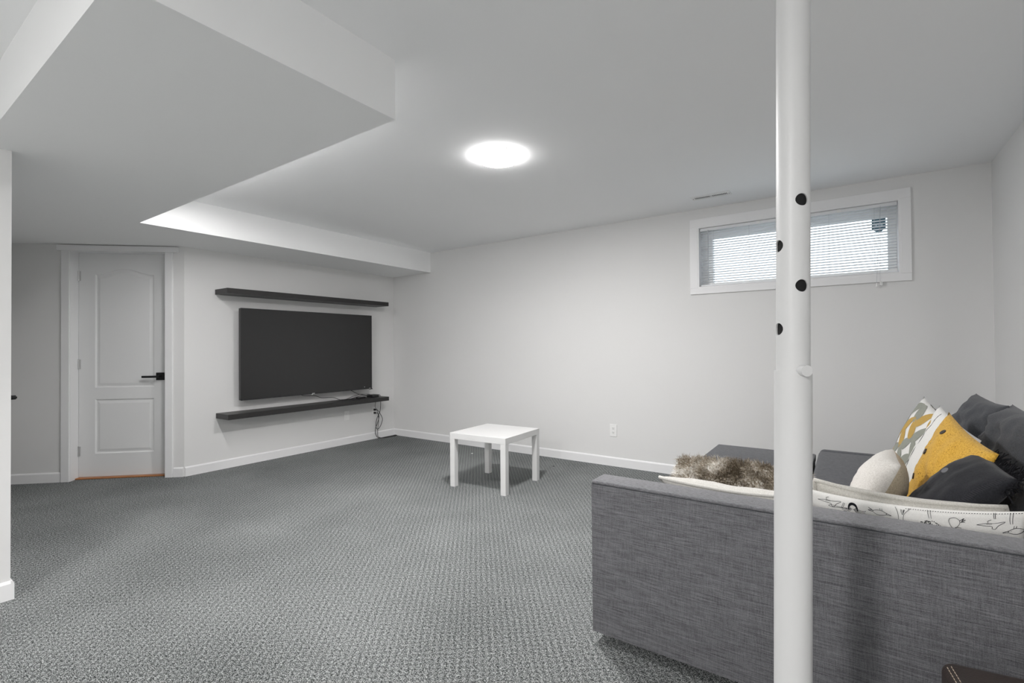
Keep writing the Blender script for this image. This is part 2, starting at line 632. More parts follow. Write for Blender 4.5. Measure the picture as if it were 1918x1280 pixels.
# door in the hallway wall, only its lever shows past the corner
door2 = thing('door_2', None, None, ((HX0 + HX1) / 2, EY, 0), kind='structure')
T2 = lambda c: Vector((c.x, EY + c.y, c.z))
finish('casing', bx(HX1, HX1 + .06, 0, .016, 0, 2.12, T=T2), 'trim', door2)
finish('casing', bx(HX0 - .06, HX0, 0, .016, 0, 2.12, T=T2), 'trim', door2)
finish('head_casing', bx(HX0 - .06, HX1 + .06, 0, .016, 2.12, 2.166, T=T2), 'trim', door2)
bm = bmesh.new()
molded_leaf(bm, HX0 + .003, HX1 - .003, .014, 2.115, [(HX0 + .15, HX1 - .15, .848, 1.917, .056), (HX0 + .15, HX1 - .15, .228, .738, 0)],
            lambda c: Vector((c.x, EY + c.y - .004, c.z)))
leaf2 = finish('door_leaf', bm, 'door', door2)
bm = bmesh.new()
hz2 = .957
box(bm, HX1 - .115, HX1 - .045, 0, .008, hz2 - .036, hz2 + .036, .001, 1, T=T2)
cyl(bm, T2(Vector((HX1 - .08, .004, hz2))), T2(Vector((HX1 - .08, .056, hz2))), .011, n=16)
box(bm, HX1 - .215, HX1 - .068, .046, .060, hz2 - .006, hz2 + .006, .003, 2, T=T2)
finish('lever_handle', bm, 'black_metal', leaf2, smooth=True)

# ------------------------------------------------------------------ window
win = thing('window_1', None, None, ((WX0 + WX1) / 2, D, WZ0), kind='structure')
cy0, cy1 = D - .016, D
finish('casing', bx(-1.172, .392, cy0, cy1, WZ1 + .002, 2.343, .002, 1), 'trim', win)
finish('casing', bx(-1.172, .392, cy0, cy1, 1.662, WZ0 - .002, .002, 1), 'trim', win)
finish('casing', bx(-1.172, WX0 - .002, cy0 - .001, cy1, WZ0 - .002, WZ1 + .002, .002, 1), 'trim', win)
finish('casing', bx(WX1 + .002, .392, cy0 - .001, cy1, WZ0 - .002, WZ1 + .002, .002, 1), 'trim', win)
bm = bmesh.new()
for a in ((WX0 - .004, WX0 + .010, WZ0 - .004, WZ1 + .004), (WX1 - .010, WX1 + .004, WZ0 - .004, WZ1 + .004), (WX0 + .010, WX1 - .010, WZ0 - .004, WZ0 + .010), (WX0 + .010, WX1 - .010, WZ1 - .010, WZ1 + .004)):
    box(bm, a[0], a[1], D - .015, D + .29, a[2], a[3])
finish('jamb', bm, 'trim', win)
GY = D + .155
fx0, fx1, fz0, fz1 = -1.005, .262, 1.772, 2.182
bm = bmesh.new()
for a in ((WX0 + .01, fx0, WZ0 + .01, WZ1 - .01), (fx1, WX1 - .01, WZ0 + .01, WZ1 - .01), (fx0, fx1, WZ0 + .01, fz0), (fx0, fx1, fz1, WZ1 - .01)):
    box(bm, a[0], a[1], GY - .02, GY + .05, a[2], a[3], .004, 2)
fr = finish('window_frame', bm, 'plastic_white', win)
box_g = bx(fx0 - .005, fx1 + .005, GY + .012, GY + .018, fz0 - .005, fz1 + .005)
finish('pane', box_g, 'glass', win)
# shield sticker on the pane
bm = bmesh.new()
sx0, sx1, sz0, sz1 = .166, .254, 2.085, 2.178
pts = [(sx0, sz1), (sx1, sz1), (sx1, sz0 + .012), ((sx0 + sx1) / 2, sz0 - .022), (sx0, sz0 + .012)]
for y, mi in ((GY + .0118, 0),):
    lo = [bm.verts.new((p[0], y, p[1])) for p in pts]
    hi = [bm.verts.new((p[0], y - .001, p[1])) for p in pts]
    bm.faces.new(lo)
    bm.faces.new(hi[::-1])
    for i in range(5):
        bm.faces.new((lo[i], lo[(i + 1) % 5], hi[(i + 1) % 5], hi[i]))
stk = finish('shield_sticker', bm, 'sticker', win)
for xa, xb_ in ((.022, .036), (.042, .050), (.056, .070)):
    zc = sz1 - .052
    finish('sticker_mark', bx(sx0 + xa, sx0 + xb_, GY + .0085, GY + .0106, zc - .006, zc + .006), 'sticker_dark', stk)

# outside: pale ground, lit by the sky
structure(finish('ground', bx(-9, 9, D + .34, D + 14, 1.30, 1.45), 'ground'))
structure(finish('wall_outside', bx(-9, 9, D + .301, D + .339, 0, 1.45), 'ground'))

# ------------------------------------------------------------------ blind
bl = thing('window_blind', 'white horizontal slat blind hanging inside the small high window', 'blind', ((WX0 + WX1) / 2, D + .03, WZ0))
bx0, bx1 = WX0 + .014, WX1 - .014
by = D + .028
finish('headrail', bx(bx0, bx1, by - .013, by + .013, WZ1 - .036, WZ1 - .011, .002, 1), 'slat', bl)
rail = finish('bottom_rail', bx(bx0, bx1, by - .013, by + .013, WZ0 + .014, WZ0 + .028, .004, 2), 'slat', bl)
nsl, pitch = 22, .0213
me_slat = None
for i in range(nsl):
    z = WZ1 - .052 - i * pitch
    if me_slat is None:
        bm = bmesh.new()
        prev = None
        rows = []
        til = R_(16)
        for j in range(5):
            q = (j / 4 - .5) * .025
            crown = .0016 * (1 - (2 * j / 4 - 1) ** 2)
            # room-side edge up
            yy = by + q * math.cos(til) + crown * math.sin(til)
            zz = z - q * math.sin(til) + crown * math.cos(til)
            rows.append([bm.verts.new((x, yy, zz)) for x in (bx0 + .004, bx1 - .004)])
        for A, B in zip(rows, rows[1:]):
            bm.faces.new((A[0], A[1], B[1], B[0]))
        o = finish('slat', bm, 'slat', bl, smooth=True)
        me_slat = o.data
        z_first = z
    else:
        o = bpy.data.objects.new('slat', me_slat)
        COL.objects.link(o)
        o.parent = bl
        o.location = (0, 0, z - z_first)
for x in (-.973, -.686, -.111, .178):
    for yo in (-.0135, .0135):
        finish('ladder_cord', tb([(x, by + yo, WZ1 - .036), (x, by + yo, WZ0 + .028)], .0007, n=4), 'cord', bl)
for x in (-.615, -.044):
    finish('bracket_clip', bx(x - .012, x + .012, by - .017, by - .012, WZ1 - .034, WZ1 - .010), 'plastic_white', bl)
finish('tilt_wand', tb([(-1.018, by - .020, 2.238), (-1.018, by - .022, 2.02), (-1.019, by - .022, 1.788)], .0034, n=8), 'cord', bl, smooth=True)
bm = bmesh.new()
tube(bm, [(.213, by - .018, 2.24), (.206, by - .022, 2.08), (.19, by - .05, 1.80), (.186, by - .052, 1.70), (.184, by - .052, 1.655)], .0011, n=5)
finish('pull_cord', bm, 'cord', bl, smooth=True)
bm = bmesh.new()
tube(bm, [(.217, by - .018, 2.24), (.212, by - .022, 2.08), (.207, by - .05, 1.80), (.206, by - .052, 1.70), (.206, by - .052, 1.665)], .0011, n=5)
finish('pull_cord', bm, 'cord', bl, smooth=True)
for x, z in ((.184, 1.655), (.206, 1.665), (.216, 1.662)):
    bm = bmesh.new()
    cyl(bm, (x, by - .052, z - .026), (x, by - .052, z + .004), .007, .003, n=10)
    finish('tassel', bm, 'plastic_white', bl, smooth=True)

# ------------------------------------------------------------------ ceiling lamps, with an added fill strip


def lamp(x, y, strength, label):
    em = 'lamp_glow_%d' % int(strength * 10 + x * 10)
    M[em] = emit(em, (1.0, 0.98, 0.975), strength)
    t = thing('ceiling_light', label, 'ceiling light', (x, y, H - .034))
    rim = em + '_rim'
    M[rim] = emit(rim, (1.0, 0.98, 0.975), strength * RIM_SHARE)
    bm = bmesh.new()
    lathe(bm, x, y, [(0, H), (.132, H), (.132, H - .005), (.120, H - .006), (0, H - .006)])
    finish('base_ring', bm, 'plastic_white', t, smooth=True)
    bm = bmesh.new()
    lathe(bm, x, y, [(.124, H - .0055), (.129, H - .010), (.129, H - .028), (.124, H - .033)])
    finish('diffuser_rim', bm, rim, t, smooth=True)
    bm = bmesh.new()
    lathe(bm, x, y, [(.124, H - .033), (.09, H - .034), (0, H - .0342)])
    finish('diffuser', bm, em, t, smooth=True)
    return t


lamp(-1.835, 2.50, LAMP_VIEW, 'round glowing flush LED light on the white ceiling')
lamp(-.72, -2.05, LAMP_NEAR, 'round flush ceiling light over the near half of the room, out of view')

M['fill_strip_glow'] = emit('fill_strip_glow', (1.0, 0.98, 0.975), FILL_SIDE)  # added fill for the television wall, hidden from view by the bulkhead
t = thing('fill_strip', 'unseen fill strip added behind the hanging bulkhead to brighten the television wall', 'ceiling light', (-3.05, 1.56, H - .03))
finish('housing', bx(-4.01, -2.09, 1.505, 1.615, H - .026, H, .004, 2), 'plastic_white', t)
finish('diffuser', bx(-4.00, -2.10, 1.520, 1.600, H - .030, H - .0255), 'fill_strip_glow', t)


# ------------------------------------------------------------------ ceiling vent
vx0, vx1, vy0, vy1 = -1.062, -.760, 4.150, 4.258
vent = thing('ceiling_vent', 'white slotted metal air vent on the ceiling near the window', 'vent', ((vx0 + vx1) / 2, (vy0 + vy1) / 2, H - .008))
bm = bmesh.new()
z0, z1 = H - .0045, H - .0005
sxa, sxb, sya, syb = vx0 + .026, vx1 - .026, vy0 + .028, vy1 - .028
box(bm, vx0, vx1, vy0, sya, z0, z1)
box(bm, vx0, vx1, syb, vy1, z0, z1)
box(bm, vx0, sxa, sya, syb, z0, z1)
box(bm, sxb, vx1, sya, syb, z0, z1)
mid = (sxa + sxb) / 2
box(bm, mid - .004, mid + .004, sya, syb, z0, z1)
finish('frame', bm, 'plastic_white', vent)
finish('duct_shade', bx(sxa, sxb, sya, syb, H - .0012, H - .0004), 'dark_hole', vent)  # dark sheet, paints in the shade inside the vent slots
for s_ in (-1, 1):
    for i in range(10):
        x = (mid + s_ * (.010 + i * .0118))
        bm = bmesh.new()
        box(bm, x - .0024, x + .0024, sya, syb, z0, z0 + .0016)
        finish('slat', bm, 'plastic_white', vent)
for x in (vx0 + .012, vx1 - .012):
    bm = bmesh.new()
    cyl(bm, (x, (vy0 + vy1) / 2, z0 - .0012), (x, (vy0 + vy1) / 2, z0 + .001), .0042, n=10)
    finish('screw', bm, 'dark_hole', vent)

# ------------------------------------------------------------------ steel post with pin holes
PX, PY = -.0945, 1.153
post = thing('support_post', 'white steel adjustable support post with round pin holes, standing before the sofa', 'post', (PX, PY, 0))
r_up, r_lo, zj = .0312, .0346, 1.146
aim = math.atan2(-PY, -PX)                # from the post towards the camera
aR, aL = aim + R_(31), aim - R_(58)       # two rows of holes, about 90 degrees apart
# outer tube
bm = bmesh.new()
lathe(bm, PX, PY, [(r_lo, 0.0), (r_lo, zj), (r_lo - .0035, zj), (r_lo - .0035, 0.0)], n=64, close=True)
finish('outer_tube', bm, 'pole', post, smooth=True)
# inner tube with real holes
bm = bmesh.new()
lathe(bm, PX, PY, [(r_up, zj - .3), (r_up, H - .012), (r_up - .003, H - .012), (r_up - .003, zj - .3)], n=64, close=True)
bmesh.ops.recalc_face_normals(bm, faces=bm.faces[:])
mt = bpy.data.meshes.new('tmp_tube')
bm.to_mesh(mt)
bm.free()
cut = bmesh.new()
for a, zs in ((aR, (1.493, 1.319, 1.667 + .5)), (aL, (1.404, 1.232))):
    for z in zs[:2]:
        d = Vector((math.cos(a), math.sin(a), 0))
        c = Vector((PX, PY, z))
        cyl(cut, c + d * .018, c + d * .05, .0125, n=28)
bmesh.ops.recalc_face_normals(cut, faces=cut.faces[:])
mc = bpy.data.meshes.new('tmp_cut')
cut.to_mesh(mc)
cut.free()
ot, oc = bpy.data.objects.new('tmp_tube', mt), bpy.data.objects.new('tmp_cut', mc)
COL.objects.link(ot)
COL.objects.link(oc)
md = ot.modifiers.new('b', 'BOOLEAN')
md.operation = 'DIFFERENCE'
md.object = oc
md.solver = 'EXACT'
dg = bpy.context.evaluated_depsgraph_get()
me = bpy.data.meshes.new_from_object(ot.evaluated_get(dg))
bpy.data.objects.remove(ot)
bpy.data.objects.remove(oc)
bm = bmesh.new()
bm.from_mesh(me)
finish('inner_tube', bm, 'pole', post, smooth=True)
bm = bmesh.new()
lathe(bm, PX, PY, [(r_up - .0035, zj - .2), (r_up - .0035, H - .02), (r_up - .006, H - .02), (r_up - .006, zj - .2)], n=32, close=True)
finish('tube_shade', bm, 'dark_hole', post, smooth=True)  # near-black sleeve, paints in the shade seen through the pin holes
d = Vector((math.cos(aR), math.sin(aR), 0))
c = Vector((PX, PY, zj + .002))
bm = bmesh.new()
cyl(bm, c + d * .02, c + d * .047, .0112, n=28)
finish('locking_pin', bm, 'pole', post, smooth=True)
bm = bmesh.new()
box(bm, PX - .055, PX + .055, PY - .055, PY + .055, H - .012, H - .0005, .002, 1)
finish('top_plate', bm, 'pole', post)
bm = bmesh.new()
box(bm, PX - .06, PX + .06, PY - .06, PY + .06, 0, .006, .002, 1)
finish('base_plate', bm, 'pole', post)

# the post stands slightly out of plumb
lean = 0.0148
post.rotation_mode = 'AXIS_ANGLE'
post.rotation_axis_angle = (lean, -math.sin(YAW), math.cos(YAW), 0)
post.location = (PX - math.cos(YAW) * lean * 1.09, PY - math.sin(YAW) * lean * 1.09, 0)

# ------------------------------------------------------------------ floating shelves
shf = thing('floating_shelf', 'long black floating shelf mounted above the wall television', 'shelf', (-L, 3.26, 1.744), 'long black floating shelves')
finish('board', bx(-L, -L + .25, 2.260, 4.258, 1.745, 1.795, .0015, 1), 'shelf', shf)
finish('wall_bracket', bx(-L + .0005, -L + .02, 2.30, 4.22, 1.7445, 1.7449), 'black_metal', shf)
shf2 = thing('floating_shelf', 'long black floating shelf below the television, with cables and a small box on it', 'shelf', (-L, 3.26, .514), 'long black floating shelves')
finish('board', bx(-L, -L + .25, 2.266, 4.257, .515, .565, .0015, 1), 'shelf', shf2)
finish('wall_bracket', bx(-L + .0005, -L + .02, 2.30, 4.22, .5145, .5149), 'black_metal', shf2)

# ------------------------------------------------------------------ television
tvx = -L + .14
tv = thing('television', 'large black flat screen television mounted on the white wall between two shelves', 'television', (-L, 3.26, .672))
finish('casing', bx(tvx - .045, tvx - .004, 2.440, 4.069, .682, 1.615, .003, 2), 'plastic_black', tv)
bm = bmesh.new()
for a in ((2.438, 4.071, .680, .696), (2.438, 4.071, 1.611, 1.617), (2.438, 2.444, .680, 1.617), (4.065, 4.071, .680, 1.617)):
    box(bm, tvx - .006, tvx + .002, a[0], a[1], a[2], a[3], .001, 1)
finish('bezel', bm, 'plastic_black', tv)
finish('screen', bx(tvx - .005, tvx, 2.444, 4.065, .696, 1.611), 'screen', tv)
finish('wall_mount', bx(-L, tvx - .044, 3.05, 3.55, 1.0, 1.35, .004, 1), 'black_metal', tv)
bm = bmesh.new()
y = 3.225
for wdt in (.008, .005, .007, .006):
    box(bm, tvx + .0018, tvx + .0032, y, y + wdt, .6845, .6915)
    y += wdt + .0022
finish('brand_mark', bm, 'white_mark', tv)
bm = bmesh.new()
box(bm, tvx - .012, tvx + .003, 3.222, 3.236, .670, .6805, .002, 1)
finish('sensor', bm, 'white_mark', tv)
bm = bmesh.new()
box(bm, tvx + .0005, tvx + .0022, 3.950, 3.959, .706, .711)
finish('status_light', bm, 'white_mark', tv)
bm = bmesh.new()
box(bm, tvx + .0018, tvx + .0030, 4.022, 4.050, .685, .690)
finish('corner_label', bm, 'white_mark', tv)
bm = bmesh.new()
box(bm, tvx - .02, tvx + .003, 4.037, 4.080, .672, .682, .002, 1)
finish('foot_stub', bm, 'plastic_black', tv)

# ------------------------------------------------------------------ small electronics and cables
zs = .565
mb = thing('media_box', 'small black streaming box near the end of the lower shelf', 'media box', (-L + .11, 4.11, zs))
finish('body', bx(-L + .055, -L + .165, 4.055, 4.165, zs, zs + .034, .004, 2), 'plastic_black', mb)
finish('front_panel', bx(-L + .1645, -L + .1665, 4.065, 4.155, zs + .005, zs + .029), 'screen', mb)
ad = thing('power_adapter', 'slim black adapter lying on the lower shelf beside the small box', 'adapter', (-L + .11, 3.93, zs))
finish('body', bx(-L + .09, -L + .125, 3.86, 3.985, zs, zs + .018, .004, 2), 'plastic_black', ad)
finish('cable', tb([(-L + .107, 3.862, zs + .009), (-L + .11, 3.80, zs + .006), (-L + .09, 3.72, zs + .0045), (-L + .05, 3.68, zs + .0045)], .0035), 'plastic_black', ad, smooth=True)
c1 = thing('screen_cable', 'thin black cable sagging from the middle of the television to the lower shelf', 'cable', (-L + .05, 3.5, zs))
finish('wire', tb([(-L + .10, 3.10, .69), (-L + .095, 3.14, .670), (-L + .085, 3.21, .660), (-L + .06, 3.31, .652), (-L + .062, 3.40, .618), (-L + .065, 3.50, .612), (-L + .065, 3.57, .604), (-L + .08, 3.64, .574), (-L + .10, 3.74, zs + .005), (-L + .12, 3.84, zs + .022), (-L + .10, 3.93, zs + .030), (-L + .085, 4.0, zs + .024), (-L + .09, 4.057, zs + .018)], .0034), 'plastic_black', c1, smooth=True)
finish('plug', bx(-L + .095, -L + .108, 3.085, 3.115, .683, .700, .002, 1), 'plastic_black', c1)
c2 = thing('screen_cable', 'short black cable dropping from under the television towards the small box', 'cable', (-L + .05, 3.95, zs))
finish('wire', tb([(-L + .10, 3.76, .690), (-L + .09, 3.80, .670), (-L + .065, 3.87, .640), (-L + .07, 3.92, .618), (-L + .08, 3.98, .603), (-L + .085, 4.03, .592), (-L + .09, 4.057, .588)], .0042), 'plastic_black', c2, smooth=True)
finish('plug', bx(-L + .095, -L + .108, 3.745, 3.775, .683, .700, .002, 1), 'plastic_black', c2)
c4 = thing('screen_cable', 'thin cable running along the lower shelf behind the small box', 'cable', (-L + .03, 3.9, zs))
finish('wire', tb([(-L + .052, 3.66, zs + .004), (-L + .045, 3.76, zs + .0045), (-L + .04, 3.86, zs + .03), (-L + .04, 3.95, zs + .045), (-L + .045, 4.03, zs + .04), (-L + .05, 4.10, zs + .035), (-L + .04, 4.18, zs + .012), (-L + .04, 4.235, zs + .005)], .003), 'plastic_black', c4, smooth=True)


def outlet(T, label, plugs=False, duplex=True):
    """T maps local (across, out, up) about the plate centre"""
    t = thing('wall_outlet' if duplex else 'wall_plate', label, 'outlet' if duplex else 'wall plate', T(Vector((0, 0, 0))))
    finish('plate', bx(-.037, .037, 0, .006, -.061, .061, .002, 2, T=T), 'plastic_white', t)
    if duplex:
        for z in (.021, -.021):
            sk = finish('socket', bx(-.017, .017, .004, .0085, z - .015, z + .015, .003, 2, T=T), 'plastic_white', t)
            bm = bmesh.new()
            box(bm, -.008, -.0055, .008, .009, z - .002, z + .008, T=T)
            box(bm, .0055, .008, .008, .009, z - .001, z + .007, T=T)
            box(bm, -.0025, .0025, .008, .009, z - .010, z - .005, T=T)
            finish('slot', bm, 'dark_hole', sk)
    else:
        bm = bmesh.new()
        box(bm, -.017, .017, .005, .008, -.033, .033, .001, 1, T=T)
        finish('insert', bm, 'plastic_white', t)
    return t


outlet(lambda c: Vector((-1.938 + c.x, D - c.y, .356 + c.z)), 'white duplex outlet on the bare wall right of the little table')
outlet(lambda c: Vector((-L + c.y, 4.216 + c.x, .364 + c.z)), 'white duplex outlet under the lower shelf with two black plugs in it')
outlet(lambda c: Vector((-L + c.y, 3.790 + c.x, .356 + c.z)), 'plain white wall plate under the lower shelf', duplex=False)


def power_cord(label, z, path):
    t = thing('mains_cable', label, 'cable', path[0])
    bm = bmesh.new()
    cyl(bm, (-L + .007, 4.214, z), (-L + .030, 4.214, z), .014, .012, n=14)
    finish('plug', bm, 'plastic_black', t, smooth=True)
    finish('wire', tb(path, .0038, k=8), 'plastic_black', t, smooth=True)


X1 = -L + .04
power_cord('black power cord from the upper socket, looping below and up to the shelf', .385,
           [(-L + .028, 4.214, .385), (X1 + .01, 4.235, .378), (X1 + .01, 4.270, .335), (X1 + .01, 4.312, .262), (X1 + .01, 4.30, .20), (X1 + .005, 4.272, .148), (X1, 4.245, .126), (X1, 4.222, .140), (X1, 4.214, .19), (X1, 4.228, .262), (X1, 4.255, .31), (X1, 4.282, .36), (X1, 4.292, .44), (X1 - .005, 4.297, .52), (X1 - .006, 4.285, .574), (-L + .045, 4.24, .572)])
power_cord('black power cord from the lower socket, hanging to the carpet and coiling in the corner', .343,
           [(-L + .028, 4.214, .343), (X1 + .012, 4.238, .335), (X1 + .014, 4.252, .29), (X1 + .008, 4.238, .22), (X1, 4.208, .14), (X1, 4.206, .075), (X1 + .01, 4.232, .02), (X1 + .02, 4.30, .006), (X1 + .016, 4.42, .005), (X1 + .01, 4.52, .006), (X1 + .03, 4.535, .006), (X1 + .07, 4.50, .006), (X1 + .065, 4.42, .005), (X1 + .03, 4.31, .005)])
c3 = thing('screen_cable', 'thin black cable hanging straight from the shelf end to the baseboard', 'cable', (X1, 4.24, .01))
finish('wire', tb([(-L + .015, 4.228, .509), (-L + .02, 4.226, .48), (-L + .022, 4.218, .42), (-L + .05, 4.232, .36), (-L + .055, 4.246, .25), (-L + .04, 4.244, .12), (-L + .035, 4.250, .03), (-L + .05, 4.29, .005)], .003, k=8), 'plastic_black', c3, smooth=True)

# ------------------------------------------------------------------ side table
ta = R_(2.75)
tx_, ty_ = math.cos(ta), math.sin(ta)
C0 = Vector((-2.268, 3.158, 0))
tw, td, th, tt, lg = .572, .566, .463, .051, .051


def TT(c):
    return Vector((C0.x + tx_ * (c.x - tw) - ty_ * c.y, C0.y + ty_ * (c.x - tw) + tx_ * c.y, c.z))


tab = thing('side_table', 'small square white side table standing alone on the carpet', 'table', TT(Vector((tw / 2, td / 2, 0))))
finish('tabletop', bx(0, tw, 0, td, th - tt, th, .0015, 1, T=TT), 'table', tab)
for a in (0, tw - lg):
    for b in (0, td - lg):
        finish('leg', bx(a + .001, a + lg - .001, b + .001, b + lg - .001, 0, th - tt, .001, 1, T=TT), 'table', tab)

tag(finish('paper_scrap', bx(-3.506, -3.486, 4.216, 4.232, 0, .004, .0015, 1), 'paper'), 'tiny white scrap on the carpet behind the side table', 'scrap')
tag(finish('lint_scrap', bx(-2.444, -2.424, 4.210, 4.222, 0, .004, .0015, 1), 'plastic_black'), 'tiny black speck of lint on the carpet by the baseboard', 'scrap')

# ------------------------------------------------------------------ sofa
sofa = thing('sectional_sofa', 'grey woven fabric corner sofa along the right wall, its long side panel facing the room', 'sofa', (.0, 2.9, 0))
SX0, SX1, SY0, SY1 = -.868, .79, 1.806, 1.930
bm = bmesh.new()
box(bm, SX0, SX1, SY0, SY1, .042, .6395, .004, 2)
side = finish('side_panel', bm, 'sofa', sofa, smooth=True)
bm = bmesh.new()
box(bm, SX0 + .001, SX1, SY0 + .002, SY1, .6395, .653, .0055, 3)
finish('top_pad', bm, 'sofa_pad_lit', side, smooth=True)
bm = bmesh.new()
tube(bm, [(SX0 + .004, SY0 + .0022, .6402), (SX1, SY0 + .0022, .6402)], .0014, n=6)
finish('seam', bm, 'back_cloth', side, smooth=True)
SZ = .468
bm = bmesh.new()
box(bm, SX0 + .01, .66, SY1, 2.70, .06, .30, .01, 2)
box(bm, -.165, .66, 2.70, 4.03, .06, .30, .01, 2)
finish('base', bm, 'sofa', sofa, smooth=True)
finish('chaise_cushion', bx(SX0 + .015, .655, SY1 + .004, 2.70, .30, SZ, .03, 4), 'seat_cloth_shaded', sofa, smooth=True)
bm = bmesh.new()
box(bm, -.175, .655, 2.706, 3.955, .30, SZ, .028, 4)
finish('seat_cushion', bm, 'seat_cloth_shaded', sofa, smooth=True)
bm = bmesh.new()
box(bm, -.172, .655, 3.958, 4.06, .06, SZ - .004, .03, 5)
finish('end_roll', bm, 'seat_cloth_shaded', sofa, smooth=True)
bm = bmesh.new()
box(bm, .66, .795, SY1, 4.06, .042, .70, .02, 3)
finish('back_frame', bm, 'sofa', sofa, smooth=True)
for x, y in ((-.74, 2.00), (.72, 2.00), (.72, 3.98), (-.10, 3.98), (-.80, 2.62)):
    bm = bmesh.new()
    box(bm, x - .025, x + .025, y - .025, y + .025, 0, .065)
    finish('leg', bm, 'plastic_black', sofa)
ott = thing('storage_ottoman', 'flat dark grey upholstered footstool pushed against the sofa by the back wall', 'ottoman', (-.50, 3.52, 0))
finish('body', bx(-.812, -.192, 3.14, 3.895, .045, .40, .008, 2), 'sofa', ott, smooth=True)
finish('top', bx(-.815, -.189, 3.137, 3.898, .402, .452, .008, 2), 'seat_cloth_shaded', ott, smooth=True)
for x in (-.77, -.23):
    for y in (3.19, 3.84):
        finish('leg', bx(x - .02, x + .02, y - .02, y + .02, 0, .045), 'plastic_black', ott)

# ------------------------------------------------------------------ cushions


class Pillow:
    def __init__(self, c, thick, pinch=.06, wr=0.0, seed=0, exp=.55, sag=0.0):
        self.c = [Vector(p) for p in c]
        self.t, self.p, self.w, self.s, self.e, self.sag = thick, pinch, wr, seed, exp, sag
        self.n = (self.c[1] - self.c[0]).cross(self.c[3] - self.c[0]).normalized()

    def at(self, u, v, side=1, off=0.0):
        a, b = 2 * u - 1, 2 * v - 1
        a2 = a * (1 - self.p * (1 - b * b))
        b2 = b * (1 - self.p * (1 - a * a))
        U, V = (a2 + 1) / 2, (b2 + 1) / 2
        c = self.c
        base = (c[0] * (1 - U) + c[1] * U) * (1 - V) + (c[3] * (1 - U) + c[2] * U) * V
        k = max(0.0, (1 - abs(a) ** 2.4) * (1 - abs(b) ** 2.4))
        h = self.t / 2 * k ** self.e
        if self.w:
            q = noise.noise(Vector((a * 1.4 + self.s, b * 1.4, side * 3.1)))
            q2 = noise.noise(Vector((a * 2.6 + self.s * 2, b * 6.0, side * 1.7)))
            q3 = noise.noise(Vector((a * 1.2 - b * 1.5 + self.s, (a + b * .6) * 7.0, side * 4.3)))
            h += self.w * (q + .6 * q2 + .45 * q3) * min(1, 2.5 * k)
            base = base + self.n * (self.w * .5 * noise.noise(Vector((a * 1.1, b * 1.1, self.s * 5.3))))
        base = base - Vector((0, 0, self.sag * (1 - a * a) * V))
        return base + self.n * (side * max(h, 0) + side * off)

    def build(self, name, mat, parent, n=26, mat2=None):
        bm = bmesh.new()
        grids = []
        for side in (1, -1):
            g = [[bm.verts.new(self.at(i / n, j / n, side)) for i in range(n + 1)] for j in range(n + 1)]
            grids.append((side, g))
        for side, g in grids:
            for j in range(n):
                for i in range(n):
                    q = (g[j][i], g[j][i + 1], g[j + 1][i + 1], g[j + 1][i])
                    f = bm.faces.new(q if side == 1 else q[::-1])
                    f.material_index = 1 if (mat2 and side == -1) else 0
        bmesh.ops.remove_doubles(bm, verts=bm.verts[:], dist=1e-4)
        return finish(name, bm, [mat, mat2] if mat2 else mat, parent, smooth='all')

    def edge(self, m=14):
        pts = []
        for i in range(m):
            pts.append(self.at(i / m, 0))
        for i in range(m):
            pts.append(self.at(1, i / m))
        for i in range(m):
            pts.append(self.at(1 - i / m, 1))
        for i in range(m):
            pts.append(self.at(0, 1 - i / m))
        return pts

    def lines(self, bm, pts, r=.0009, side=1, k=4):
        P = spline([(p[0], p[1], 0) for p in pts], k)
        tube(bm, [self.at(q.x, q.y, side, r * .4) for q in P], r, n=4, smooth=False)

    def patch(self, bm, outline, side=1, off=.0014):
        """filled print shape following the cloth, outline around its centre"""
        cu = sum(p[0] for p in outline) / len(outline)
        cv = sum(p[1] for p in outline) / len(outline)
        rings = []
        for f in (.0, .25, .5, .75, 1.0):
            if f == 0:
                rings.append([bm.verts.new(self.at(cu, cv, side, off))])
            else:
                rings.append([bm.verts.new(self.at(cu + (p[0] - cu) * f, cv + (p[1] - cv) * f, side, off)) for p in outline])
        n = len(outline)
        for i in range(n):
            bm.faces.new((rings[0][0], rings[1][i], rings[1][(i + 1) % n]))
        for A, B in zip(rings[1:], rings[2:]):
            for i in range(n):
                bm.faces.new((A[i], A[(i + 1) % n], B[(i + 1) % n], B[i]))

    def button(self, u, v, r, mat, parent, side=1):
        c = self.at(u, v, side)
        n = ((self.at(u + .02, v, side) - self.at(u - .02, v, side)).cross(self.at(u, v + .02, side) - self.at(u, v - .02, side))).normalized() * side
        bm = bmesh.new()
        cyl(bm, c - n * .001, c + n * .003, r, r * .92, n=18)
        o = finish('button', bm, mat, parent, smooth=True)
        return o

    def base(self):
        m = sum(self.c, Vector()) / 4
        return Vector((m.x, m.y, min(p.z for p in self.c) - .01))


def cushion(label, P, mat, name='cushion', group=None, piping=None, mat2=None, body='cover', n=26):
    t = thing(name, label, 'cushion', P.base(), group)
    b = P.build(body, mat, t, n, mat2)
    if piping:
        bm = bmesh.new()
        tube(bm, P.edge(), .0072, n=8, closed=True, smooth=False)
        finish('piping', bm, piping, t, smooth='all')
    return t, b


# dark grey back cushions of the sofa, leaning on the back frame
def back_cushion(label, y0, y1, zt, xt, seed, zt2=None):
    P = Pillow([(.50, y1, SZ + .02), (.48, y0, SZ + .02), (xt, y0, zt2 or zt), (xt, y1, zt)], .20, pinch=.06, wr=.026, seed=seed, exp=.45)
    return cushion(label, P, 'back_cloth', 'back_cushion', 'dark grey back cushions of the sofa', n=36)


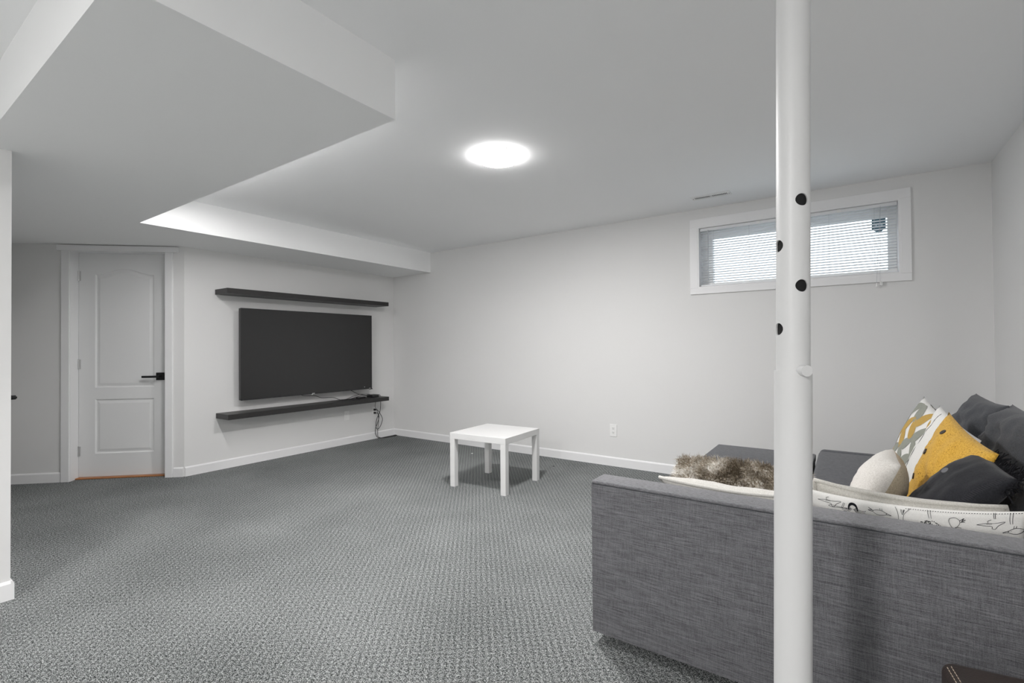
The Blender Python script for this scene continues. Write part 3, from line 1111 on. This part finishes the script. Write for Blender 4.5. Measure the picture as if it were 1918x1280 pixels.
back_cushion('dark grey slouching sofa back cushion, the one at the back wall end of the row', 2.98, 3.62, .925, .575, 1)
back_cushion('dark grey creased back cushion of the sofa, between two others behind the mustard cushion', 2.44, 3.06, .925, .60, 5)
back_cushion('dark grey back cushion of the sofa closest to the long side panel', 1.94, 2.42, .86, .62, 9)

# --- scatter cushions against the back
e1 = Vector((.186 - .338, 2.708 - 2.652, .499 - .918)).normalized()     # down the face
e2 = Vector((.401 - .338, 2.214 - 2.652, .837 - .918)).normalized()     # along the top towards the camera


def leaning(top, a, b):
    T_ = Vector(top)
    return [T_ + e1 * a, T_ + e1 * a + e2 * b, T_ + e2 * b, T_]


P = Pillow(leaning((.300, 3.06, .945), .44, .44), .12, pinch=.07, wr=.003, seed=3)
t, b = cushion('cushion printed with grey and ochre leaves, at the far end of the scatter cushion row', P, 'cotton')
rl = random.Random(3)
for side in (1, -1):
    for i in range(5):
        for j in range(6):
            cu, cv = .02 + .96 * (i + .5 + .3 * (j % 2) - .15) / 5, .02 + .96 * (j + .5) / 6
            an = rl.uniform(.5, 1.1) if (i + j) % 2 else rl.uniform(1.9, 2.6)
            ln, wd = rl.uniform(.115, .135), rl.uniform(.056, .068)
            ol = []
            for q in range(20):
                th = 2 * math.pi * q / 20
                x = math.cos(th) * ln
                y = math.sin(th) * wd * (1 - .35 * math.cos(th))
                ol.append((min(.985, max(.015, cu + x * math.cos(an) - y * math.sin(an))), min(.985, max(.015, cv + x * math.sin(an) + y * math.cos(an)))))
            bm_ = bmesh.new()
            mk = ('leaf_grey', 'leaf_ochre', 'leaf_grey', 'leaf_grey', 'leaf_ochre')[(i * 3 + j * 2) % 5]
            P.patch(bm_, ol, side)
            finish('leaf_print', bm_, mk, b)

P = Pillow(leaning((.333, 2.86, .925), .45, .45), .12, pinch=.05, wr=.006, seed=4)
t, b = cushion('plain white cushion with a thin dark line, squeezed behind the mustard cushion', P, 'cotton', mat2='mustard')
bm = bmesh.new()
P.lines(bm, [(.24, .02), (.27, .25), (.29, .5), (.27, .8), (.22, .98)], .0009)
finish('stitch_line', bm, 'ink', b)

P = Pillow(leaning((.338, 2.652, .918), .46, .46), .13, pinch=.07, wr=.014, seed=6)
t, b = cushion('mustard yellow speckled knit cushion with dark buttons', P, 'mustard')
for v in (.12, .42, .68, .90):
    P.button(.30, v, .0125, 'button_brown', t)

T0, R0 = Vector((.385, 2.33, .83)), Vector((.415, 2.05, .79))
g = (R0 - T0)
eL = Vector((-.50, .03, -.60)).normalized()
P = Pillow([T0 + eL * .42, R0 + eL * .42, R0, T0], .13, pinch=.05, wr=.010, seed=8)
t, b = cushion('charcoal cushion with grey buttons and a black fringe, in front of the mustard one', P, 'charcoal')
for v in (.28, .72):
    P.button(.36, v, .0125, 'button_grey', t)
bm = bmesh.new()
for i in range(60):
    v = .02 + .96 * i / 59
    tube(bm, [P.at(.915, v, 1, .0005), P.at(.955, v + .008, 1, .0005)], .0009, n=4, smooth=False)
finish('whip_stitch', bm, 'thread', b)
bm = bmesh.new()
rf = random.Random(2)
for i in range(150):
    if i < 90:
        q = P.at(1, .45 + .55 * i / 89)
        d = g.normalized()
    else:
        q = P.at(.25 + .75 * (i - 90) / 59, 1)
        d = -eL
    if q.z < .745:
        continue
    e = q + d * rf.uniform(.018, .038) + Vector((rf.uniform(-.012, .012), rf.uniform(-.012, .012), rf.uniform(-.018, .012)))
    tube(bm, [q, (q + e) / 2 + Vector((rf.uniform(-.006, .006), rf.uniform(-.006, .006), rf.uniform(-.004, .008))), e], .0019, n=4, k=3)
finish('fringe', bm, 'fringe', t)

# --- cream and tan cushion lying in front
P = Pillow([(.01, 2.44, .50), (.03, 2.20, .50), (.150, 2.20, .765), (.140, 2.44, .785)], .155, pinch=.0, wr=.006, seed=11, exp=.5)
cushion('small cream wool cushion with a tan underside, leaning on the mustard cushion', P, 'cream', mat2='tan')

# --- cushions along the inside of the long panel
P = Pillow([(-.14, 2.005, .482), (.425, 2.005, .482), (.425, 1.970, .722), (-.14, 1.970, .702)], .06, pinch=.045, wr=.004, seed=13, exp=.5, sag=.022)
t, bird = cushion('white cushion printed with black line drawings of birds and plants, behind the long side panel', P, 'cotton')
bm = bmesh.new()
BP = P


def ink(pts, r=.0007):
    P_ = [(p[0], min(.99, p[1] + .035)) for p in pts]
    BP.lines(bm, P_, r)


def stamp(cu, cv, polys, s=.05, flip=1):
    for pl_ in polys:
        ink([(cu + flip * p[0] * s, cv + p[1] * s * 2.2) for p in pl_])


bird_a = [[(-1, .1), (-.6, .35), (0, .45), (.5, .25), (.8, -.1), (.4, -.4), (-.2, -.5), (-.7, -.3), (-1, .1)], [(.7, .1), (1.4, -.25), (.7, -.2)], [(-.9, .2), (-1.5, .6), (-1.1, .2), (-1.6, .15), (-1.0, -.05)], [(0, .45), (-.05, .8)], [(.25, .4), (.22, .8)], [(.45, .0), (.5, .02)]]
bird_b = [[(-1.3, -.1), (-.5, .1), (.1, .1), (.9, .25), (.4, -.2), (.2, -.55), (-.05, -.5), (-.1, -.25), (-.6, -.2), (-1.3, -.1)], [(-.4, .1), (-.45, .35), (-.2, .5)], [(-.55, .0), (-.1, .03)]]
stalk = [[(-.12, 1.3), (-.10, .4), (.02, -.2)], [(.10, 1.3), (.12, .4), (.2, -.2)]]
reeds = [[(-.6, 1.0), (-.4, .3), (-.35, -.8)], [(.7, 1.0), (.3, .5), (.1, .1), (.05, -.8)], [(-.15, .8), (.0, .2), (.2, .8)], [(-.05, .8), (.08, .35), (.12, .8)]]
stamp(.15, .865, bird_b, .055)
stamp(.19, .80, [[(-1, .2), (0, .15), (1.2, .2)], [(-1, .2), (-1.3, .0), (-.9, -.1), (-.2, .0), (1.2, .1)], [(.2, .2), (.45, .9)], [(.35, .2), (.6, .9)]], .045)
for a_ in range(9):
    th = R_(200 + a_ * 18)
    sgn = -1 if a_ < 4 else 1
    ink([(.255 + .012 * math.cos(th), .85 + .03 * math.sin(th)), (.255 + sgn * .02 + .022 * math.cos(th), .83 + .07 * math.sin(th)), (.255 + sgn * .03 + .034 * math.cos(th), .85 + .10 * math.sin(th))])
for q in range(5):
    ink([(.232, .80 + .01 * q), (.240, .86 + .008 * q), (.255, .885 + .006 * q), (.270, .86 + .008 * q), (.277, .80 + .01 * q)], .0016)
stamp(.385, .84, bird_a, .036)
stamp(.485, .84, reeds, .05)
stamp(.60, .87, stalk, .05)
rb = random.Random(5)
for q in range(70):
    u_ = rb.uniform(-1, 1)
    cu, cv = .60 + u_ * .05, .79 - .07 * u_ * u_ - rb.uniform(-.035, .035)
    ink([(cu, cv), (cu + .003, cv + .006)], .0014)
stamp(.71, .81, [[(-.6, .7), (-.65, .2), (-.3, -.6), (.1, -.55), (.4, .0), (.35, .5), (-.1, .85), (-.6, .7)], [(.35, .4), (.8, .8), (.6, .45), (.95, .6), (.55, .3), (.9, .3), (.4, .2)], [(-.3, -.6), (-.5, -.75), (-.1, -.65)], [(0, -.6), (.2, -1.0)], [(0, -.6), (.5, -.85)], [(.05, -.5), (.6, -.6)]], .042)
stamp(.86, .82, bird_b, .05)
stamp(.86, .90, stalk, .03)
stamp(.925, .84, stalk, .05)
stamp(.95, .73, bird_a, .036, -1)
for q in range(46):
    u0 = .50 + .48 * q / 46
    ink([(u0, .945), (u0 + .005, .947)], .0009)
finish('ink_drawing', bm, 'ink', bird)

P = Pillow([(-.095, 2.13, .540), (.385, 2.13, .535), (.385, 2.035, .708), (-.105, 2.035, .716)], .09, pinch=.0, wr=.005, seed=15, exp=.36, sag=.022)
cushion('beige linen cushion with corded piping, behind the bird print cushion', P, 'beige', piping='beige')

P = Pillow([(-.62, 2.13, .540), (-.125, 2.13, .540), (-.13, 1.965, .670), (-.638, 1.965, .664)], .085, pinch=.0, wr=.006, seed=17, exp=.36, sag=.018)
cushion('off white linen cushion with piped edges, beside the brown fur cushion', P, 'linen', piping='linen')

# --- fur cushion
P = Pillow([(-.70, 2.31, .51), (-.13, 2.31, .50), (-.14, 2.46, .640), (-.70, 2.46, .630)], .13, pinch=.03, wr=.006, seed=19, exp=.5)
t, b = cushion('shaggy brown and cream faux fur cushion lying on the chaise', P, 'fur')
verts, faces = [], []
rf = random.Random(4)
for i in range(15000):
    u_, v_ = rf.random(), rf.random()
    sd = 1 if rf.random() < .35 else -1
    q = P.at(u_, v_, sd) - t.location
    du = P.at(min(1, u_ + .03), v_, sd) - P.at(max(0, u_ - .03), v_, sd)
    dv = P.at(u_, min(1, v_ + .03), sd) - P.at(u_, max(0, v_ - .03), sd)
    nn = du.cross(dv)
    nn = nn.normalized() * sd if nn.length > 1e-9 else P.n * sd
    # clumping
    cl = Vector((noise.noise(q * 28), noise.noise(q * 28 + Vector((9, 0, 0))), noise.noise(q * 28 + Vector((0, 7, 0)))))
    d = (nn * .8 + cl * 1.1 + Vector((rf.uniform(-.4, .4), rf.uniform(-.4, .4), rf.uniform(-.35, .35)))).normalized()
    ln = rf.uniform(.024, .046)
    sdv = d.orthogonal().normalized() * rf.uniform(.0009, .0016)
    m_ = q + d * ln * .55
    tip = q + d * ln + Vector((0, 0, -.006)) + cl * .006
    k0 = len(verts)
    verts += [q - sdv, q + sdv, m_ - sdv * .8, m_ + sdv * .8, tip]
    faces += [(k0, k0 + 1, k0 + 3, k0 + 2), (k0 + 2, k0 + 3, k0 + 4)]
me = bpy.data.meshes.new('fur')
me.from_pydata(verts, [], faces)
me.materials.append(M['fur'])
o = bpy.data.objects.new('fur', me)
COL.objects.link(o)
o.parent = t
o['kind'] = 'stuff'

# ------------------------------------------------------------------ leather footstool
LA = R_(8)
lx, ly = math.cos(LA), math.sin(LA)


def TL(c):
    return Vector((.152 + lx * c.x - ly * c.y, 1.475 + ly * c.x + lx * c.y, c.z))


fs = thing('leather_footstool', 'dark brown leather footstool with tan stitching, close to the sofa panel', 'footstool', TL(Vector((.28, -.2, 0))))
bm = bmesh.new()
box(bm, .012, .58, -.44, .01, .36, .474, .024, 4, T=TL)
cus = finish('seat_cushion', bm, 'leather', fs, smooth=True)
bm = bmesh.new()
box(bm, -.020, .595, -.455, -.035, .10, .440, .02, 3, T=TL)
finish('body', bm, 'leather', fs, smooth=True)
bm = bmesh.new()
for off in (.020, .027):
    for i in range(40):
        y = -.02 - .4 * i / 40
        tube(bm, [TL(Vector((off, y, .4690 + (.004 if off > .022 else 0)))), TL(Vector((off, y - .006, .4690 + (.004 if off > .022 else 0))))], .0009, n=4, smooth=False)
finish('stitching', bm, 'stitch', cus)
for x in (.04, .53):
    for y in (-.40, -.09):
        bm = bmesh.new()
        box(bm, x - .02, x + .02, y - .02, y + .02, 0, .11, .003, 1, T=TL)
        finish('leg', bm, 'plastic_black', fs)
